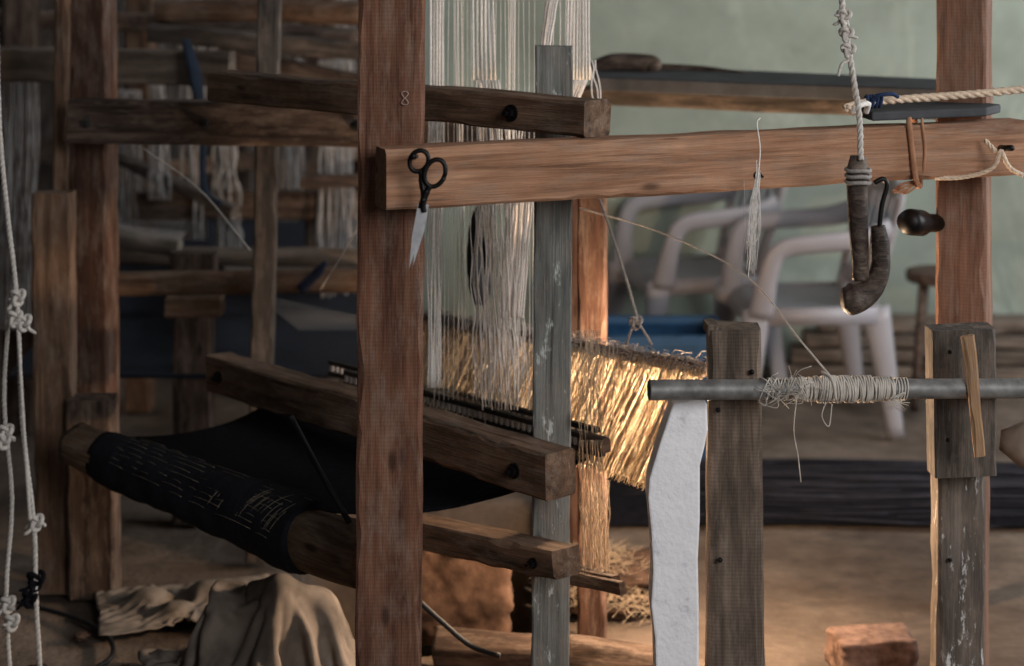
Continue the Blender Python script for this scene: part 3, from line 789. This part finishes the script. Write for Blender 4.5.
post('stump_upper',194,295,194,252,5.1,.13,.05,'olddk',BL)
lathe('round_cloth_beam',W(112,284,4.93),W(372,280,4.93),lambda t:.033,'old',BL,bumpy=.001)
lathe('rear_cloth_beam',W(100,255,5.6),W(372,258,5.6),lambda t:.03,'grey',BL)
mb=MB()
for i in range(110):
    x=i/109; p=W(262+110*x,292+R(-1,1),4.95); q=W(180+250*x,240,7.2); mb.tube([p,q],.0013,3)
for i in range(60):
    x=i/59; p=W(118+60*x,232+10*x,5.4); q=W(110+100*x,205,7.4); mb.tube([p,q],.0016,3)
for i in range(26):
    x=i/25; p=W(255+105*x,294+22*x,4.85); q=W(300+70*x,330,5.2); mb.tube([p,q],.0010,3)
mb.done('pale_warp','greycord',BL)
mb=MB(); mb.prism([Vector((-1.4,5.0,.42)),Vector((-.35,5.0,.42)),Vector((-.35,7.2,.62)),Vector((-1.4,7.2,.62))],Vector((0,0,-.01))); mb.done('dark_warp',plain('deep_blue_cloth',col(14,22,36),.9,0,.4,30),BL,False)
strings('hanging_yarn',[(190,-200,195,240,5.9,14,20,26,.004,.01),(20,60,16,330,5.5,18,34,40,.003,.008),(335,60,338,300,5.8,16,34,40,.003,.01),(225,140,228,250,5.9,18,22,28,.004,.012),(130,90,128,240,6.1,12,24,30,.003,.01),(300,60,296,200,6.4,12,20,20,.003,.01),(215,-200,214,60,5.9,10,16,18,.003,.006),(155,80,160,200,5.8,10,16,24,.003,.01),(245,-200,248,240,7.0,20,80,80,.0022,.01),(150,-200,150,230,7.0,14,90,80,.0022,.01),(345,-200,345,160,6.6,8,24,24,.003,.005)],plain('dim_yarn',col(150,146,144),.95),BL)
tube('blue_rag',[W(186,40,5.15),W(196,80,5.1),W(203,130,5.15),W(204,188,5.15),W(222,205,5.15)],[.018,.024,.012,.014,.010],plain('blue_rag',col(22,34,50),.9),BL,8,flat=.4)
tube('blue_rag_low',[W(300,290,4.85),W(318,272,4.85),W(326,262,4.85)],[.016,.016,.008],plain('blue_rag2',col(34,42,62),.9),BL,8,flat=.5)
lathe('rag_roll',W(100,235,5.35),W(180,248,5.3),lambda t:.035*(1-.3*t),'canvas',BL,bumpy=.006)

# ---------------------------------------------------------------- working lamp behind the post
WL=empty('work_lamp'); lp=W(727,452,3.95)
mb=MB(); mb.tube([Vector((lp.x+.03,lp.y,0)),Vector((lp.x+.03,lp.y,.02))],.05,20); mb.tube([Vector((lp.x+.03,lp.y,.02)),Vector((lp.x+.03,lp.y,lp.z-.02)),lp+Vector((.035,0,0))],.006,8); mb.tube([lp+Vector((.05,0,.01)),lp+Vector((.03,0,0))],.018,12)
mb.done('lamp_stand','iron',WL)
em,nt,b=newmat('bulb_glass'); b.inputs['Emission Color'].default_value=(1,.66,.36,1); b.inputs['Emission Strength'].default_value=6
mb=MB(); mb.tube([lp+Vector((.03,0,0)),lp+Vector((.015,0,0)),lp+Vector((0,0,0)),lp+Vector((-.012,0,0)),lp+Vector((-.02,0,0))],[.010,.018,.024,.018,.004],16); mb.done('bulb',em,WL)
l=bpy.data.lights.new('bulb_light','POINT'); l.energy=54; l.color=(1,.68,.42); l.shadow_soft_size=.03
lo=link(bpy.data.objects.new('bulb_light',l),WL); lo.location=lp+Vector((-.06,-.0,.02))

# ---------------------------------------------------------------- lights
def area(name,loc,tgt,sx,sy,e,c):
    l=bpy.data.lights.new(name,'AREA'); l.shape='RECTANGLE'; l.size=sx; l.size_y=sy; l.energy=e; l.color=c
    o=link(bpy.data.objects.new(name,l),None); o.location=loc; o.rotation_euler=(Vector(tgt)-Vector(loc)).to_track_quat('-Z','Y').to_euler(); return o
area('window_daylight',(3.9,4.8,1.9),(0,5.8,1.4),3.0,1.5,150,(.95,.98,1))
area('front_key_light',(2.0,-.4,2.6),(.1,3.6,1.3),1.8,1.8,118,(1,.98,.96))  # soft key added from the front right; no doorway stands there
area('rear_left_fill',(-2.0,6.2,3.2),(-1.4,6.0,.6),1.2,1.2,16,(.92,.96,1))  # fill added over the background loom; no skylight in the ceiling
w=bpy.data.worlds.new('World'); sc.world=w; w.use_nodes=True
bg=w.node_tree.nodes['Background']; bg.inputs[0].default_value=(.68,.73,.80,1); bg.inputs[1].default_value=.11

# ---------------------------------------------------------------- camera
cam=bpy.data.cameras.new('camera'); co=link(bpy.data.objects.new('camera',cam),None)
co.location=(0,0,H); co.rotation_euler=(math.pi/2,0,0); cam.sensor_width=36; cam.lens=F/1024*36
cam.shift_y=-(333+50)/1024; cam.clip_start=.05
cam.dof.use_dof=True; cam.dof.focus_distance=3.4; cam.dof.aperture_fstop=2.4
sc.camera=co
